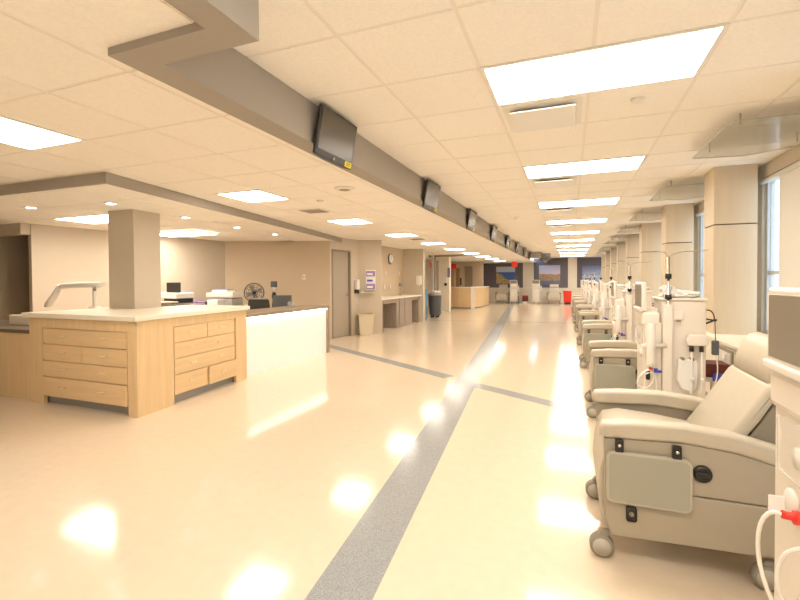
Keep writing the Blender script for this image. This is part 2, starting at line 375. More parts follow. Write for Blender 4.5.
for k, (a, b) in enumerate(spans):
    w = bpy.data.objects.new('window_%d' % (k+1), None); COL.objects.link(w); w.location = (2.06, a, .72); w['kind'] = 'structure'
    L = b-a
    mb = MB()
    for p, q in ((0, .05), (L-.05, L)): mb.box(-.03, .03, p, q, 0, 1.72, m_winfr)
    mb.box(-.03, .03, .05, L-.05, 0, .05, m_winfr).box(-.03, .03, .05, L-.05, 1.67, 1.72, m_winfr).box(-.02, .02, .05, L-.05, .66, .70, m_winfr)
    mb.build('window_frame', w)
    MB().box(-.004, .004, .05, L-.05, .05, .66, m_glass).box(-.004, .004, .05, L-.05, .70, 1.67, m_glass).build('window_glass', w)
    if a > 0:
        t = thing('roller_shade', 'cream roller shade on the %s window from the camera' % ORD[k-1], 'window shade', (2.0, a, .72), 0, 'roller shades on the window wall')
        MB().box(-.012, -.008, .02, L-.46, .12, 1.66, m_shade).build('shade_cloth', t)
        MB().tube([(-.01, .01, 1.685), (-.01, L-.02, 1.685)], .028, m_shade, 10).build('shade_roller', t)
        MB().box(-.018, -.002, .02, L-.46, .10, .12, m_winfr).build('hem_bar', t)

# ------------------------------------------------------------------ columns
for k, c in enumerate(colY):
    if k == 0: continue
    t = thing('column', 'pale wood-panelled square column by the window wall, %s from the camera' % (['', 'just out at the right edge,'] + ORD)[k] if k > 1 else 'pale wood-panelled column nearest the camera by the window wall', 'column', (1.70, c+.19, .72), 0, 'panelled columns along the windows')
    MB().box(-.20, .20, -.19, .19, 0, 1.215, m_column, .004, 1).build('lower_panel', t)
    MB().box(-.20, .20, -.19, .19, 1.228, H-.72, m_column, .004, 1).build('upper_panel', t)
    MB().box(-.19, .19, -.18, .18, 1.205, 1.235, m_seam).build('reveal_joint', t)

# ------------------------------------------------------------------ ceiling fixtures
def troffer(L, Wd, label, group, loc):
    t = thing('ceiling_light', label, 'ceiling light', loc, 0, group)
    mb = MB(); f = .022
    mb.box(f*.0, L, 0, f, 0, .03, m_frame).box(0, L, Wd-f, Wd, 0, .03, m_frame).box(0, f, f, Wd-f, 0, .03, m_frame).box(L-f, L, f, Wd-f, 0, .03, m_frame)
    mb.build('frame', t)
    MB().box(f, L-f, f, Wd-f, .004, .03, m_lamp).build('diffuser', t)
    return t
first = None
for k, y in enumerate(main_lights):
    kk = k-2
    if kk < -1: lab = 'long lit ceiling panel far behind the camera'
    elif kk < 0: lab = 'long lit ceiling panel above the camera'
    else: lab = 'long lit ceiling panel, %s from the camera in the row over the aisle' % ORD[kk]
    if first is None: first = troffer(1.22, .61, lab, 'long ceiling lights over the aisle', (GX, y, H-.006))
    else: dup(first, (GX, y, H-.006), 0, lab)
first = None
for k, y in enumerate(left_lights):
    lab = 'square lit ceiling panel %s, left of the bulkhead' % ['added unseen well behind the camera', 'just behind the camera'][k] if k < 2 else 'square lit ceiling panel, %s from the camera in the row left of the bulkhead' % ORD[k-2]
    if first is None: first = troffer(.61, .61, lab, 'square ceiling lights left of the bulkhead', (LX-.61, y, HL-.006))
    else: dup(first, (LX-.61, y, HL-.006), 0, lab)
troffer(1.22, .61, 'lit ceiling panel of the station, left of the square pillar', 'ceiling lights over the nurse station', (-6.87, 4.03, HS-.006))
troffer(1.22, .61, 'lit ceiling panel of the station, right of the square pillar', 'ceiling lights over the nurse station', (-7.30, 5.80, HS-.034))
# plate diffusers
first = None
for k, y in enumerate(main_lights[2:]):
    lab = 'white square air diffuser beside the %s aisle ceiling light' % ORD[k]
    if first is None:
        first = t = thing('air_diffuser', lab, 'air vent', (GX+.305, y+.915, H), 0, 'air diffusers in the aisle ceiling')
        MB().box(-.27, .27, -.27, .27, -.006, 0, m_frame).build('backing', t)
        MB().prism([(-.16, -.006), (.16, -.006), (.19, -.02), (-.19, -.02)], -.16, .16, m_black).build('throat', t)
        MB().box(-.225, .225, -.225, .225, -.042, -.032, m_white, .004, 1).build('face_plate', t)
    else: dup(first, (GX+.305, y+.915, H), 0, lab)
def vent(x, y, z, w, d, label, rz=0):
    t = thing('return_vent', label, 'air vent', (x, y, z), rz, 'vents in the left ceilings')
    MB().box(-w/2, w/2, -d/2, d/2, -.008, 0, m_frame).build('frame', t)
    mb = MB()
    for i in range(5):
        yy = -d/2+.03+(d-.06)*i/4
        mb.prism([(yy, -.010), (yy+.02, -.016), (yy+.024, -.012), (yy+.004, -.006)], -w/2+.02, w/2-.02, m_bulk, axis='x')
    mb.build('louvers', t)
vent(-3.40, 5.40, HL, .36, .30, 'square ceiling vent past the second square ceiling light')
vent(-6.0, 8.3, HS, .5, .25, 'long ceiling vent over the rear of the station')
vent(-4.10, 1.70, HL, .30, .30, 'ceiling vent at the left edge beside the nearest square light')
vent(-3.45, 10.1, HL, .36, .30, 'square ceiling vent past the fourth square ceiling light')
t = thing('round_speaker', 'round ceiling speaker below the nearest wall monitor', 'ceiling speaker', (-2.27, 4.22, HL))
MB().lathe([(.11, 0), (.11, -.006), (.085, -.022)], (0, 0, 0), m_frame, 24).build('grille', t)
MB().lathe([(.06, -.022), (.05, -.026)], (0, 0, 0), m_bulk, 20).build('centre_plate', t)
for i, (x, y, z, lab) in enumerate(((.44, 3.46, H, 'white sprinkler cap behind the nearest aisle light'), (.35, 5.5, H, 'white sprinkler cap behind the second aisle light'), (-1.0, 9.1, H, 'smoke detector by the fourth wall monitor'), (-2.9, 4.75, HL, 'small sprinkler head right of the second square light'), (-5.0, 5.2, HS, 'small sprinkler head by the station fascia'))):
    o = MB().lathe([(.045, 0), (.045, -.008), (.03, -.022)], (0, 0, 0), m_frame, 18).build('sprinkler_cap'); o.location = (x, y, z); tag(o, lab, 'sprinkler', 'ceiling caps')
first = None
for k, (x, y) in enumerate(((-6.02, 3.31), (-4.89, 3.49), (-5.01, 4.65), (-5.17, 5.84), (-5.28, 7.0), (-7.1, 3.2))):
    lab = ['small round recessed downlight left of the pillar top', 'small round recessed downlight right in front of the pillar top', 'small round downlight nearest the pillar along the station fascia', 'small round downlight in the middle of the station fascia', 'small round downlight at the far end of the station fascia', 'small round downlight outside the left edge'][k]
    if k == 5: continue
    if first is None:
        first = t = thing('downlight', lab, 'downlight', (x, y, HS), 0, 'downlights along the station fascia')
        MB().lathe([(.075, 0), (.075, -.006), (.055, -.010)], (0, 0, 0), m_frame, 24).build('trim_ring', t)
        MB().lathe([(.05, -.010), (.045, -.013)], (0, 0, 0), m_spot, 20).build('lens', t)
    else: dup(first, (x, y, HS), 0, lab)
# acrylic deflector sheets under the ceiling by the windows
first = None
for k in range(9):
    y = 1.50+2.43*k; lab = 'clear acrylic sheet hung under the ceiling, %s from the camera' % ORD[k]
    if first is None:
        first = t = thing('acrylic_deflector', lab, 'ceiling panel', (1.10, y, H-.088), 0, 'acrylic sheets by the window ceiling')
        P = [(0, .12), (.03, 0), (.78, 0), (.78, .92), (.44, 1.14), (0, 1.06)]
        MB().prism(P, -.005, .005, m_acr, axis='z').build('sheet', t)
        mb = MB()
        for a, b in zip(P, P[1:]+P[:1]): mb.tube([(*a, 0), (*b, 0)], .0035, m_acre, 6)
        mb.build('polished_edge', t)
        for x, yy in ((.1, .12), (.70, .12), (.1, .9), (.70, .8)): MB().tube([(x, yy, .005), (x, yy, .088)], .006, m_steel, 8).build('hanger', t)
    else: dup(first, (1.10, y, H-.088), 0, lab)

# ------------------------------------------------------------------ TV monitors on the bulkhead
def make_tv():
    t = thing('wall_monitor', '', 'monitor', (0, 0, 0), 0, 'monitors along the bulkhead')
    w, h = .26, .17
    MB().box(-.022, .0, -w, w, -h, h, m_black, .006, 2).prism([(-w+.01, -h), (w-.01, -h), (w*.5, -h-.014), (-w*.5, -h-.014)], -.018, -.003, m_black, axis='x').build('casing', t)
    MB().box(-.001, .003, -w+.02, w-.02, -h+.045, h-.02, m_screen).build('screen', t)
    MB().box(.0, .003, w-.11, w-.015, -h+.005, -h+.05, m_yellow).box(.003, .0036, w-.09, w-.035, -h+.03, -h+.036, m_black).box(.003, .0036, w-.095, w-.04, -h+.017, -h+.023, m_black).build('sticker', t, label='yellow sticker')
    MB().lathe([(.012, .0), (.012, .003)], (0, -.01, -h+.02), m_steel, 12, axis='x').build('badge', t)
    MB().box(-.045, -.02, -.10, .10, -.06, .10, m_black, .006, 2).build('rear_housing', t)
    MB().tube([(-.04, 0, .02), (-.075, -.0, .06)], .02, m_black, 8).build('mount_arm', t)
    return t
tv = make_tv(); tvY = [2.90+2.43*k for k in range(8)]
for k, y in enumerate(tvY):
    lab = 'black flat monitor on the bulkhead with a yellow sticker, %s from the camera' % ORD[k]
    o = tv if k == 0 else dup(tv, (0, 0, 0), 0, lab)
    o['label'] = lab; o.location = (-1.615, y, 2.395)
    o.rotation_euler = (0, math.radians(10.5), math.radians(-1.5))
t = thing('end_monitor', 'black monitor at the far jog of the bulkhead', 'monitor', (-1.04, 20.9, 2.36), math.radians(-70))
MB().box(-.03, 0, -.24, .24, -.16, .16, m_black, .008).build('casing', t); MB().box(0, .003, -.22, .22, -.13, .14, m_screen).build('screen', t)
MB().box(-.16, -.03, -.08, .08, -.08, .08, m_black, .01).build('rear_housing', t)

# ------------------------------------------------------------------ recliner
def make_chair():
    t = thing('recliner_chair', '', 'recliner', (0, 0, 0), 0, 'treatment recliners along the window side')
    # side boards
    for s in (-1, 1):
        y0, y1 = (-.345, -.305) if s < 0 else (.305, .345)
        up = [(.025, .375), (.02, .59), (.34, .605), (.55, .585), (.70, .545), (.84, .49), (.84, .375)]
        lo = [(.055, .13), (.03, .20), (.025, .370), (.84, .370), (.84, .17), (.50, .15)]
        MB().prism(up, y0, y1, m_side, bev=.006).prism(lo, y0, y1, m_side, bev=.006).build('side_panel', t)
    for s in (-1, 1):
        yc = s*.315
        cap = [(.0, .60), (.0, .635), (.015, .66), (.15, .675), (.35, .682), (.52, .668), (.68, .63), (.86, .555), (.87, .51), (.84, .49), (.70, .545), (.55, .585), (.34, .605), (.03, .592)]
        MB().prism(cap, yc-.045, yc+.045, m_vinyl, bev=.018, seg=3, bevedges='caps').build('armrest', t)
    # seat, footrest, back
    seat = [(.03, .42), (.025, .52), (.05, .562), (.13, .582), (.30, .570), (.60, .53), (.62, .44), (.6, .42)]
    MB().prism(seat, -.26, .26, m_vinyl, bev=.02, seg=3, bevedges='caps').build('seat_cushion', t)
    MB().prism([(.015, .17), (.0, .30), (.008, .42), (.03, .50), (.05, .50), (.05, .15)], -.285, .285, m_vinyl, bev=.012, seg=2).build('footrest', t)
    back = [(.455, .51), (.595, .73), (.675, .86), (.70, .88), (.735, .865), (.66, .72), (.52, .50)]
    MB().prism(back, -.265, .265, m_vinyl, bev=.025, seg=3, bevedges='caps').build('backrest', t)
    head = [(.685, .875), (.70, .95), (.725, 1.01), (.755, 1.05), (.79, 1.06), (.82, 1.03), (.845, .95), (.845, .865), (.80, .855), (.73, .865)]
    MB().prism(head, -.235, .235, m_vinyl, bev=.025, seg=3, bevedges='caps').build('headrest', t)
    MB().prism([(.53, .50), (.66, .71), (.735, .855), (.86, .86), (.88, .83), (.86, .50)], -.255, .255, m_backshade, bev=.01).build('back_board', t, label='taupe board behind the backrest, darkened for shade')
    MB().box(.08, .78, -.30, .30, .13, .18, m_side).tube([(.06, -.25, .11), (.30, -.25, .11)], .008, m_steel).tube([(.10, -.22, .09), (.20, -.22, .09)], .012, m_black).build('base_frame', t)
    # folding trays on the near side and far side
    for s in (-1, 1):
        y = s*.362
        c = .03; x0, x1, z0, z1 = .03, .375, .300, .540
        def rr_(x0, x1, z0, z1, c):
            P = []
            for cx, cz, a0 in ((x1-c, z1-c, 0), (x0+c, z1-c, 90), (x0+c, z0+c, 180), (x1-c, z0+c, 270)):
                for i in range(5):
                    a = math.radians(a0+i*22.5); P.append((cx+c*math.cos(a), cz+c*math.sin(a)))
            return P
        tr = MB().prism(rr_(x0, x1, z0, z1, c), y-.012, y+.012, m_trayb, bev=.004, seg=1).build('folding_tray', t, label='grey folding side tray')
        MB().prism(rr_(x0+.012, x1-.012, z0+.012, z1-.012, c*.7), y+s*.0115, y+s*.0140, m_tray).build('tray_surface', tr)
        for x in (.085, .315):
            MB().box(x-.018, x+.018, y-.010, y+.012, .535, .595, m_black, .003, 1).lathe([(.009, s*.014), (.007, s*.019)], (x, y-.0, .57), m_steel, 10, axis='y').build('tray_bracket', t)
        MB().lathe([(.038, 0), (.036, s*.012), (.02, s*.014)], (.415, s*.346, .48), m_black, 18, axis='y').box(.39, .44, s*.36, s*.372, .47, .49, m_black, .004, 1).build('recline_knob', t)
        MB().box(.115, .16, s*.345, s*.354, .215, .285, m_black, .01, 2).lathe([(.012, s*.006), (.010, s*.014)], (.1375, s*.346, .25), m_jamb, 12, axis='y').build('release_slot', t)
        for z in (.46, .365): MB().lathe([(.008, 0), (.006, s*.006)], (.775, s*.346, z), m_black, 10, axis='y').build('bolt', t)
    # casters
    for x in (.015, .66):
        for s in (-1, 1):
            y = s*.30
            c = MB().prism([(x-.005, .13), (x+.035, .13), (x+.025, .06), (x-.01, .055), (x-.025, .09)], y-.018, y+.018, m_wheel, bev=.004, seg=1).build('caster', t)
            MB().lathe([(.048, -.026), (.054, -.020), (.054, .020), (.048, .026)], (x, y, .054), m_wheel, 20, axis='y').build('tyre', c)
            MB().lathe([(.041, -.030), (.041, .030)], (x, y, .054), m_wheel2, 18, axis='y').build('wheel_disc', c)
    return t
chair = make_chair()
chY = [2.62, 4.92, 7.45, 9.95, 12.35, 14.8, 17.2, 19.6, 22.0]
for k, y in enumerate(chY):
    lab = 'beige treatment recliner with a grey folding tray, nearest the camera' if k == 0 else 'beige treatment recliner, %s from the camera in the window-side row' % ORD[k]
    if k == 0: chair.location = (.13, y, 0); chair['label'] = lab
    else: dup(chair, (.15+[0, .04, .03, .02, .0, -.03, -.05, -.05, -.05][k], y, 0), 0, lab)
for k, x in enumerate((-3.62, -0.82)):
    dup(chair, (x, 25.35, 0), math.radians(90), 'beige recliner facing the camera at the far wall, %s' % ['below the coast picture on the left', 'left of the red bin'][k], 'recliners at the far wall')

# ------------------------------------------------------------------ dialysis machine
def bez(p0, p1, p2, p3, n=14):
    out = []
    for i in range(n+1):
        t = i/n; a = Vector(p0)*(1-t)**3+Vector(p1)*3*t*(1-t)**2+Vector(p2)*3*t*t*(1-t)+Vector(p3)*t**3; out.append(tuple(a))
    return out
def make_machine():
    t = thing('dialysis_machine', '', 'dialysis machine', (0, 0, 0), 0, 'dialysis machines between the recliners')
    MB().box(-.13, .17, -.17, .17, .14, 1.17, m_mach, .012, 2).build('cabinet', t)
    MB().box(-.252, -.128, -.19, .19, .15, 1.0, m_mach2, .012, 3).build('front_module', t)
    MB().box(-.25, .19, -.20, .20, .09, .15, m_mach, .02, 2).build('base', t)
    for x in (-.14, .14):
        for y in (-.15, .15):
            c = MB().box(x-.012, x+.012, y-.015, y+.015, .05, .10, m_wheel, .003, 1).build('caster', t)
            MB().lathe([(.035, -.012), (.040, -.008), (.040, .008), (.035, .012)], (x, y, .04), m_wheel, 16, axis='y').build('tyre', c)
    # tray top
    tp = MB().box(-.14, .18, -.18, .18, 1.17, 1.19, m_mach2, .006, 1).build('top_tray', t)
    # screen facing the aisle
    sc = MB().box(-.27, -.235, -.20, .20, 1.085, 1.315, m_mach2, .014, 3).box(-.282, -.262, -.195, .195, 1.08, 1.105, m_white, .006, 2).build('display', t)
    MB().box(-.2725, -.269, -.175, .175, 1.115, 1.295, m_mscreen, .0015, 1).build('display_glass', sc)
    MB().box(-.24, -.12, -.05, .05, .99, 1.10, m_mach2, .012, 2).build('display_arm', t)
    MB().box(-.266, -.14, -.195, .195, .97, 1.08, m_mach2, .02, 2).build('pump_housing', t)
    for y in (-.07, .07):
        p = MB().lathe([(.035, -.25), (.035, -.258), (.025, -.264)], (0, y, .74), m_white, 20, axis='x').build('pump_cover', t)
    MB().box(-.266, -.25, -.15, .15, .80, .955, m_clear, .01, 2).lathe([(.03, -.25), (.028, -.262)], (0, .03, .87), m_tube, 16, axis='x').build('clear_door', t)
    # IV pole
    ip = MB().tube([(-.085, -.185, .20), (-.085, -.185, 1.51)], .010, m_steel, 8).build('drip_pole', t)
    MB().lathe([(.022, -.02), (.022, .02)], (-.085, -.185, 1.36), m_black, 14).build('pole_clamp', ip)
    MB().lathe([(.024, -.018), (.024, .018)], (-.085, -.185, 1.20), m_black, 14).build('pole_clamp', ip)
    MB().tube(bez((-.085, -.185, 1.51), (.0, -.185, 1.58), (.12, -.20, 1.53), (.17, -.2, 1.56), 8), .004, m_steel, 6).tube(bez((-.085, -.185, 1.51), (-.12, -.185, 1.58), (-.16, -.20, 1.53), (-.18, -.2, 1.56), 8), .004, m_steel, 6).build('bag_hooks', ip)
    MB().box(-.125, -.055, -.205, -.168, .14, 1.14, m_mach2, .01, 2).build('pole_housing', t)
    # plastic bags on the tray
    MB().blob((.04, -.02, 1.215), .12, .12, .035, m_bag, 3, .22, 3).build('plastic_wrap', t)
    MB().blob((-.07, -.08, 1.23), .06, .06, .055, m_bag, 2, .35, 5).build('plastic_wrap', t)
    # side (towards the camera): label, jug, connector block
    MB().box(-.05, .02, -.178, -.168, 1.02, 1.09, m_mach2, .002, 1).box(-.03, .0, -.186, -.176, 1.005, 1.02, m_jamb).build('label_plate', t)
    j = MB().prism([(-.02, .72), (.10, .72), (.11, .66), (.10, .50), (.06, .47), (-.0, .49), (-.03, .56)], -.215, -.175, m_bag, bev=.012, seg=2).build('solution_jug', t)
    for x in (.01, .07): MB().box(x-.012, x+.012, -.222, -.174, .715, .735, m_jamb, .003, 1).build('jug_hook', j)
    cb = MB().prism([(.03, .87), (.05, .91), (.15, .915), (.175, .87), (.165, .83), (.04, .83)], -.23, -.172, m_mach2, bev=.01, seg=2).build('connector_block', t)
    for x in (.065, .13):
        MB().lathe([(.014, 0), (.017, -.05)], (x, -.21, .835), m_black, 12).build('port', cb)
        MB().tube(bez((x, -.215, .80), (x-.005, -.235, .68), (x+.01, -.23, .58), (x-.01, -.22, .45)), .007, m_tube, 8).lathe([(.012, 0), (.012, .03)], (x+.002, -.228, .56), m_white, 10).build('hose', cb)
    # dialyser on its arm, out to the aisle side
    MB().tube([(-.10, -.20, .82), (-.28, -.24, .815)], .017, m_mach2, 10).lathe([(.03, -.02), (.03, .02)], (-.22, -.235, .818), m_white, 14).build('holder_arm', t)
    dz = MB().lathe([(.018, -.17), (.030, -.16), (.030, -.13), (.031, -.125), (.031, .125), (.030, .13), (.030, .16), (.018, .17)], (-.215, -.27, .83), m_white, 18).build('dialyser', t)
    MB().lathe([(.014, 0), (.014, .02)], (-.215, -.27, .64), m_red, 12).build('red_cap', dz)
    MB().lathe([(.014, 0), (.014, .02)], (-.18, -.26, .63), m_blue, 12).box(-.19, -.14, -.27, -.25, .615, .635, m_blue, .003, 1).build('blue_clamp', dz)
    MB().box(-.25, -.22, -.285, -.265, .56, .63, m_black, .005, 1).build('black_clamp', dz)
    MB().tube(bez((-.215, -.27, .64), (-.34, -.33, .62), (-.34, -.31, .47), (-.24, -.28, .50)), .006, m_tube).tube(bez((-.24, -.28, .50), (-.16, -.25, .54), (-.19, -.27, .66), (-.26, -.29, .60)), .006, m_tube).tube(bez((-.20, -.25, .64), (-.14, -.24, .5), (-.20, -.24, .4), (-.16, -.22, .30)), .006, m_tube).build('blood_tubing', dz)
    # front hoses with red quick connector
    # hook and hand controller on the far side
    MB().tube(bez((.17, -.10, 1.09), (.21, -.14, 1.12), (.23, -.16, 1.06), (.22, -.16, 1.02), 8), .005, m_black, 6).tube([(.17, -.12, .99), (.235, -.17, 1.03)], .007, m_black, 6).tube([(.17, -.12, 1.03), (.235, -.17, 1.02)], .006, m_black, 6).build('cable_hook', t)
    MB().tube([(.225, -.165, 1.03), (.23, -.165, .86)], .003, m_black, 6).box(.205, .25, -.185, -.15, .76, .87, m_bin, .008, 2).tube(bez((.23, -.165, .76), (.27, -.165, .6), (.22, -.16, .5), (.19, -.1, .42)), .004, m_tube, 6).build('hand_controller', t)
    return t
mach = make_machine()
mY = [1.40, 4.13, 6.50, 8.95, 11.4, 13.85, 16.3, 18.7, 21.1]
for k, y in enumerate(mY):
    lab = ['cream dialysis machine cut by the right edge, in front of the nearest recliner', 'cream dialysis machine behind the nearest recliner, bags on its top tray'][k] if k < 2 else 'cream dialysis machine, %s from the camera in the window-side row' % ORD[k]
    x = [.81, .80, .80, .78, .76, .74, .72, .72, .72][k]
    if k == 0: mach.location = (x, y, 0); mach['label'] = lab
    else: dup(mach, (x, y, 0), 0, lab)
for k, x in enumerate((-2.95, -1.75)):
    dup(mach, (x, 25.6, 0), math.radians(90), 'dialysis machine facing the camera at the far wall, %s' % ['left of the central pilaster', 'in front of the central pilaster'][k], 'dialysis machines at the far wall')
# hoses on the front of the nearest machine
MB().tube([(-.235, .03, .715), (-.29, .03, .72)], .011, m_red, 10).tube([(-.25, .03, .715), (-.265, .03, .716)], .018, m_red, 10).build('red_connector', mach)
MB().tube(bez((-.29, .03, .72), (-.36, .06, .74), (-.33, .10, .45), (-.25, .06, .40)), .0055, m_tube).tube(bez((-.235, -.02, .66), (-.33, .0, .68), (-.32, .04, .48), (-.25, .02, .45)), .0055, m_tube).tube(bez((-.235, -.08, .60), (-.30, -.08, .62), (-.30, -.03, .48), (-.235, -.04, .47)), .007, m_tube).build('front_tubing', mach)
MB().box(-.262, -.235, -.04, -.02, .665, .685, m_blue, .004, 1).build('blue_connector', mach)
MB().box(-.30, -.262, .085, .089, .70, .745, m_paper, .002, 1).build('tag', mach)
# small things on the window sill / floor behind the first machine
t = thing('waste_box', 'dark red box on a low stand between the near machine and the sill', 'box', (1.22, 4.75, 0))
MB().box(-.10, .10, -.12, .12, .46, .58, m_dkred, .01).build('container', t); MB().box(-.11, .11, -.13, .13, .42, .46, m_mach, .004).box(-.02, .02, -.02, .02, .02, .42, m_steel).box(-.12, .12, -.12, .12, 0, .025, m_mach).build('stand', t)
MB().box(-.04, .05, -.14, -.12, .43, .50, m_blue, .006).build('blue_latch', t)
t = thing('outlet_panel', 'recessed grey service panel in the sill front beside the nearest recliner', 'outlet', (1.42, 5.13, .56))
MB().box(-.012, 0, -.21, .21, -.10, .10, m_jamb, .003).build('frame', t); MB().box(-.016, -.01, -.17, .17, -.07, .07, m_mach, .002).build('cover', t)
MB().box(-.03, -.014, -.06, .02, .0, .05, m_white, .003).build('socket', t)

# ------------------------------------------------------------------ drawer counter
t = thing('drawer_counter', 'maple drawer counter with cream top and open lower drawers, in front of the pillar', 'counter', (-3.94, 3.05, 0))
tA = math.atan2(4.80-3.05, -4.12+3.94)   # side face direction
sd = Vector((math.cos(tA), math.sin(tA)))   # along the side face
Ls = 1.78; D = .95
end = sd*Ls
HT = .955
# carcass: L-shaped body
body = [(-1.68, 0), (0, 0), (end.x, end.y), (end.x-D, end.y), (end.x-D+.05, D), (-1.68, D)]
MB().prism([(-1.66, .035), (-.03, .035), (end.x-.035, end.y-.01), (end.x-D, end.y-.01), (end.x-D, D), (-1.66, D)], .10, HT-.01, m_maple, axis='z').build('carcass', t)
MB().prism([(-1.60, .07), (-.07, .07), (end.x-.075, end.y-.05), (end.x-D+.05, end.y-.05), (end.x-D+.05, D-.05), (-1.60, D-.05)], 0, .10, m_kick, axis='z').build('toe_kick', t)
top = [(-1.75, -.04), (.03, -.04), (end.x+.04, end.y+.03), (end.x-D-.03, end.y+.03), (end.x-D-.03, D+.04), (-1.75, D+.04)]
MB().prism(top, HT-.005, HT+.045, m_ctop, axis='z', bev=.006, seg=2).build('countertop', t)
# face frame posts + rails
mb = MB()
mb.box(-1.68, -1.45, 0, .04, 0, HT-.005, m_maple).box(-.13, 0, 0, .04, 0, HT-.005, m_maple).box(-1.45, -.13, 0, .036, .84, HT-.005, m_maple)
mb.build('front_frame', t)
def face(parent, org, dirv, x0, x1, z0, z1, out, nm='drawer', handles=1, m=None):
    """drawer front on a face: org 2D, dirv along, outward normal n"""
    n = Vector((dirv.y, -dirv.x))
    def P(a, o): v = org+dirv*a+n*o; return (v.x, v.y)
    g = .0035
    d = MB().prism([P(x0+g, out-.02), P(x1-g, out-.02), P(x1-g, out), P(x0+g, out)], z0+g, z1-g, m_maple2, axis='z', bev=.0015, seg=1).build(nm, parent)
    if out > .02: 
        bx = MB().prism([P(x0+.02, -.02), P(x1-.02, -.02), P(x1-.02, out-.02), P(x0+.02, out-.02)], z0+.03, z1-.03, m_maple, axis='z').build('drawer_box', d)
    for h in range(handles):
        hx = x0+(x1-x0)*((h+.5)/handles if handles == 1 else (.27+.46*h)); zc = (z0+z1)/2+.01
        w = .05; pts = []
        for i in range(7):
            a = math.pi*i/6; v = org+dirv*(hx-w*math.cos(a))+n*(out+.022*math.sin(a)); pts.append((v.x, v.y, zc))
        MB().tube(pts, .006, m_handle, 8).build('pull', d)
O = Vector((0, 0)); X = Vector((1, 0))
rows = [(.835, .665), (.655, .485), (.475, .305)]
face(t, O, X, -1.44, -.135, .665, .838, .003, handles=2)
face(t, O, X, -1.446, -.80, .485, .665, .003); face(t, O, X, -.80, -.132, .485, .665, .005)
face(t, O, X, -1.446, -.132, .312, .485, .005, handles=2)
face(t, O, X, -1.446, -.132, .10, .312, .022, handles=2)
# side face
n2 = Vector((sd.y, -sd.x))
def SPt(a, o): v = sd*a+n2*o; return (v.x, v.y)
mb = MB()
mb.prism([SPt(0, -.04), SPt(.47, -.04), SPt(.47, 0), SPt(0, 0)], 0, HT-.005, m_maple, axis='z')
mb.prism([SPt(1.55, -.04), SPt(Ls, -.04), SPt(Ls, 0), SPt(1.55, 0)], 0, HT-.005, m_maple, axis='z')
mb.prism([SPt(.47, -.04), SPt(1.55, -.04), SPt(1.55, -.002), SPt(.47, -.002)], .85, HT-.005, m_maple, axis='z')
mb.build('side_frame', t)
face(t, O, sd, .475, 1.0, .672, .848, .003); face(t, O, sd, 1.0, 1.515, .672, .848, .005)
face(t, O, sd, .475, 1.515, .498, .672, .003, handles=2); face(t, O, sd, .475, 1.515, .322, .498, .004, handles=2)
face(t, O, sd, .475, 1.0, .10, .322, .003); face(t, O, sd, 1.0, 1.515, .10, .322, .028)
# low desk to the left
t = thing('low_desk', 'lower maple desk with dark top, left of the drawer counter', 'desk', (-7.2, 3.10, 0))
MB().box(-1.2, 1.57, 0, .65, 0, .76, m_maple).build('body', t); MB().box(-1.2, 1.565, -.03, .68, .76, .80, m_dark, .004, 1).build('desktop', t)
MB().box(.52, .98, .30, .60, .80, .92, m_ctop, .006, 1).build('raised_ledge', t)
# pillar
t = thing('square_pillar', 'beige square pillar rising behind the drawer counter', 'pillar', (-5.28, 4.08, 0), math.radians(3))
MB().box(-.215, .215, -.20, .20, 0, HS, m_wall, .004, 1).build('shaft', t)
MB().box(-.22, .22, -.205, .205, 0, .10, m_bulk).build('plinth', t)
# exam lamp arm
t = thing('lamp_arm', 'white jointed arm on a post above the countertop, left of the pillar', 'lamp arm', (-5.72, 3.86, 1.0))
MB().tube([(-.02, 0, 0), (-.02, 0, .29)], .025, m_white, 12).lathe([(.07, 0), (.065, .015)], (-.02, 0, 0), m_white, 18).build('post', t)
MB().tube([(.10, .02, .30), (-.25, 0, .30), (-.62, -.02, .285), (-.68, -.02, .26)], .038, m_white, 12).build('upper_arm', t)
MB().tube([(-.66, -.02, .28), (-.78, -.03, .15), (-.90, -.04, .03)], .03, m_white, 12, radii=[.042, .040, .044]).build('lower_arm', t)
MB().lathe([(.04, -.012), (.036, .012)], (-.91, -.04, .013), m_kick, 16).build('head_ring', t)
MB().lathe([(.018, 0), (.018, .05)], (.03, -.03, .22), m_kick, 12).build('joint_knob', t)
# reception counter lit by a strip under its ledge; front has added glow
g0 = Vector((-4.20, 4.90)); g1 = Vector((-4.24, 7.15))
t = thing('reception_counter', 'reception counter with lit white front and taupe ledge, right of the drawer counter', 'counter', (g0.x, g0.y, 0))
dv = (g1-g0); LL = dv.length
MB().box(-.06, -.02, 0, LL-.06, 0.0, .80, m_glow).build('lit_front', t, label='white front panel with an added glow')
MB().box(-.64, .03, 0, LL, .83, .875, m_ledge, .004, 1).build('ledge', t)
MB().box(-.012, .018, .02, LL-.08, .815, .829, m_led).build('light_strip', t)
MB().box(-.60, .02, LL-.06, LL, 0, .83, m_ledge, .004, 1).build('end_panel', t)
MB().box(-.60, -.06, 0, LL-.06, .0, .10, m_kick).box(-.08, -.06, 0, LL-.06, .1, .83, m_ledge).build('back_board', t)
# work counter at the rear of the station
t = thing('work_counter', 'long work counter along the rear wall of the station', 'counter', (-7.1, 5.1, 0), math.radians(-8))
MB().box(-.02, .50, 0, 2.2, .80, .84, m_ctop, .004, 1).build('worktop', t)
MB().box(.0, .47, .02, 2.18, 0, .80, m_maple).build('base_unit', t)
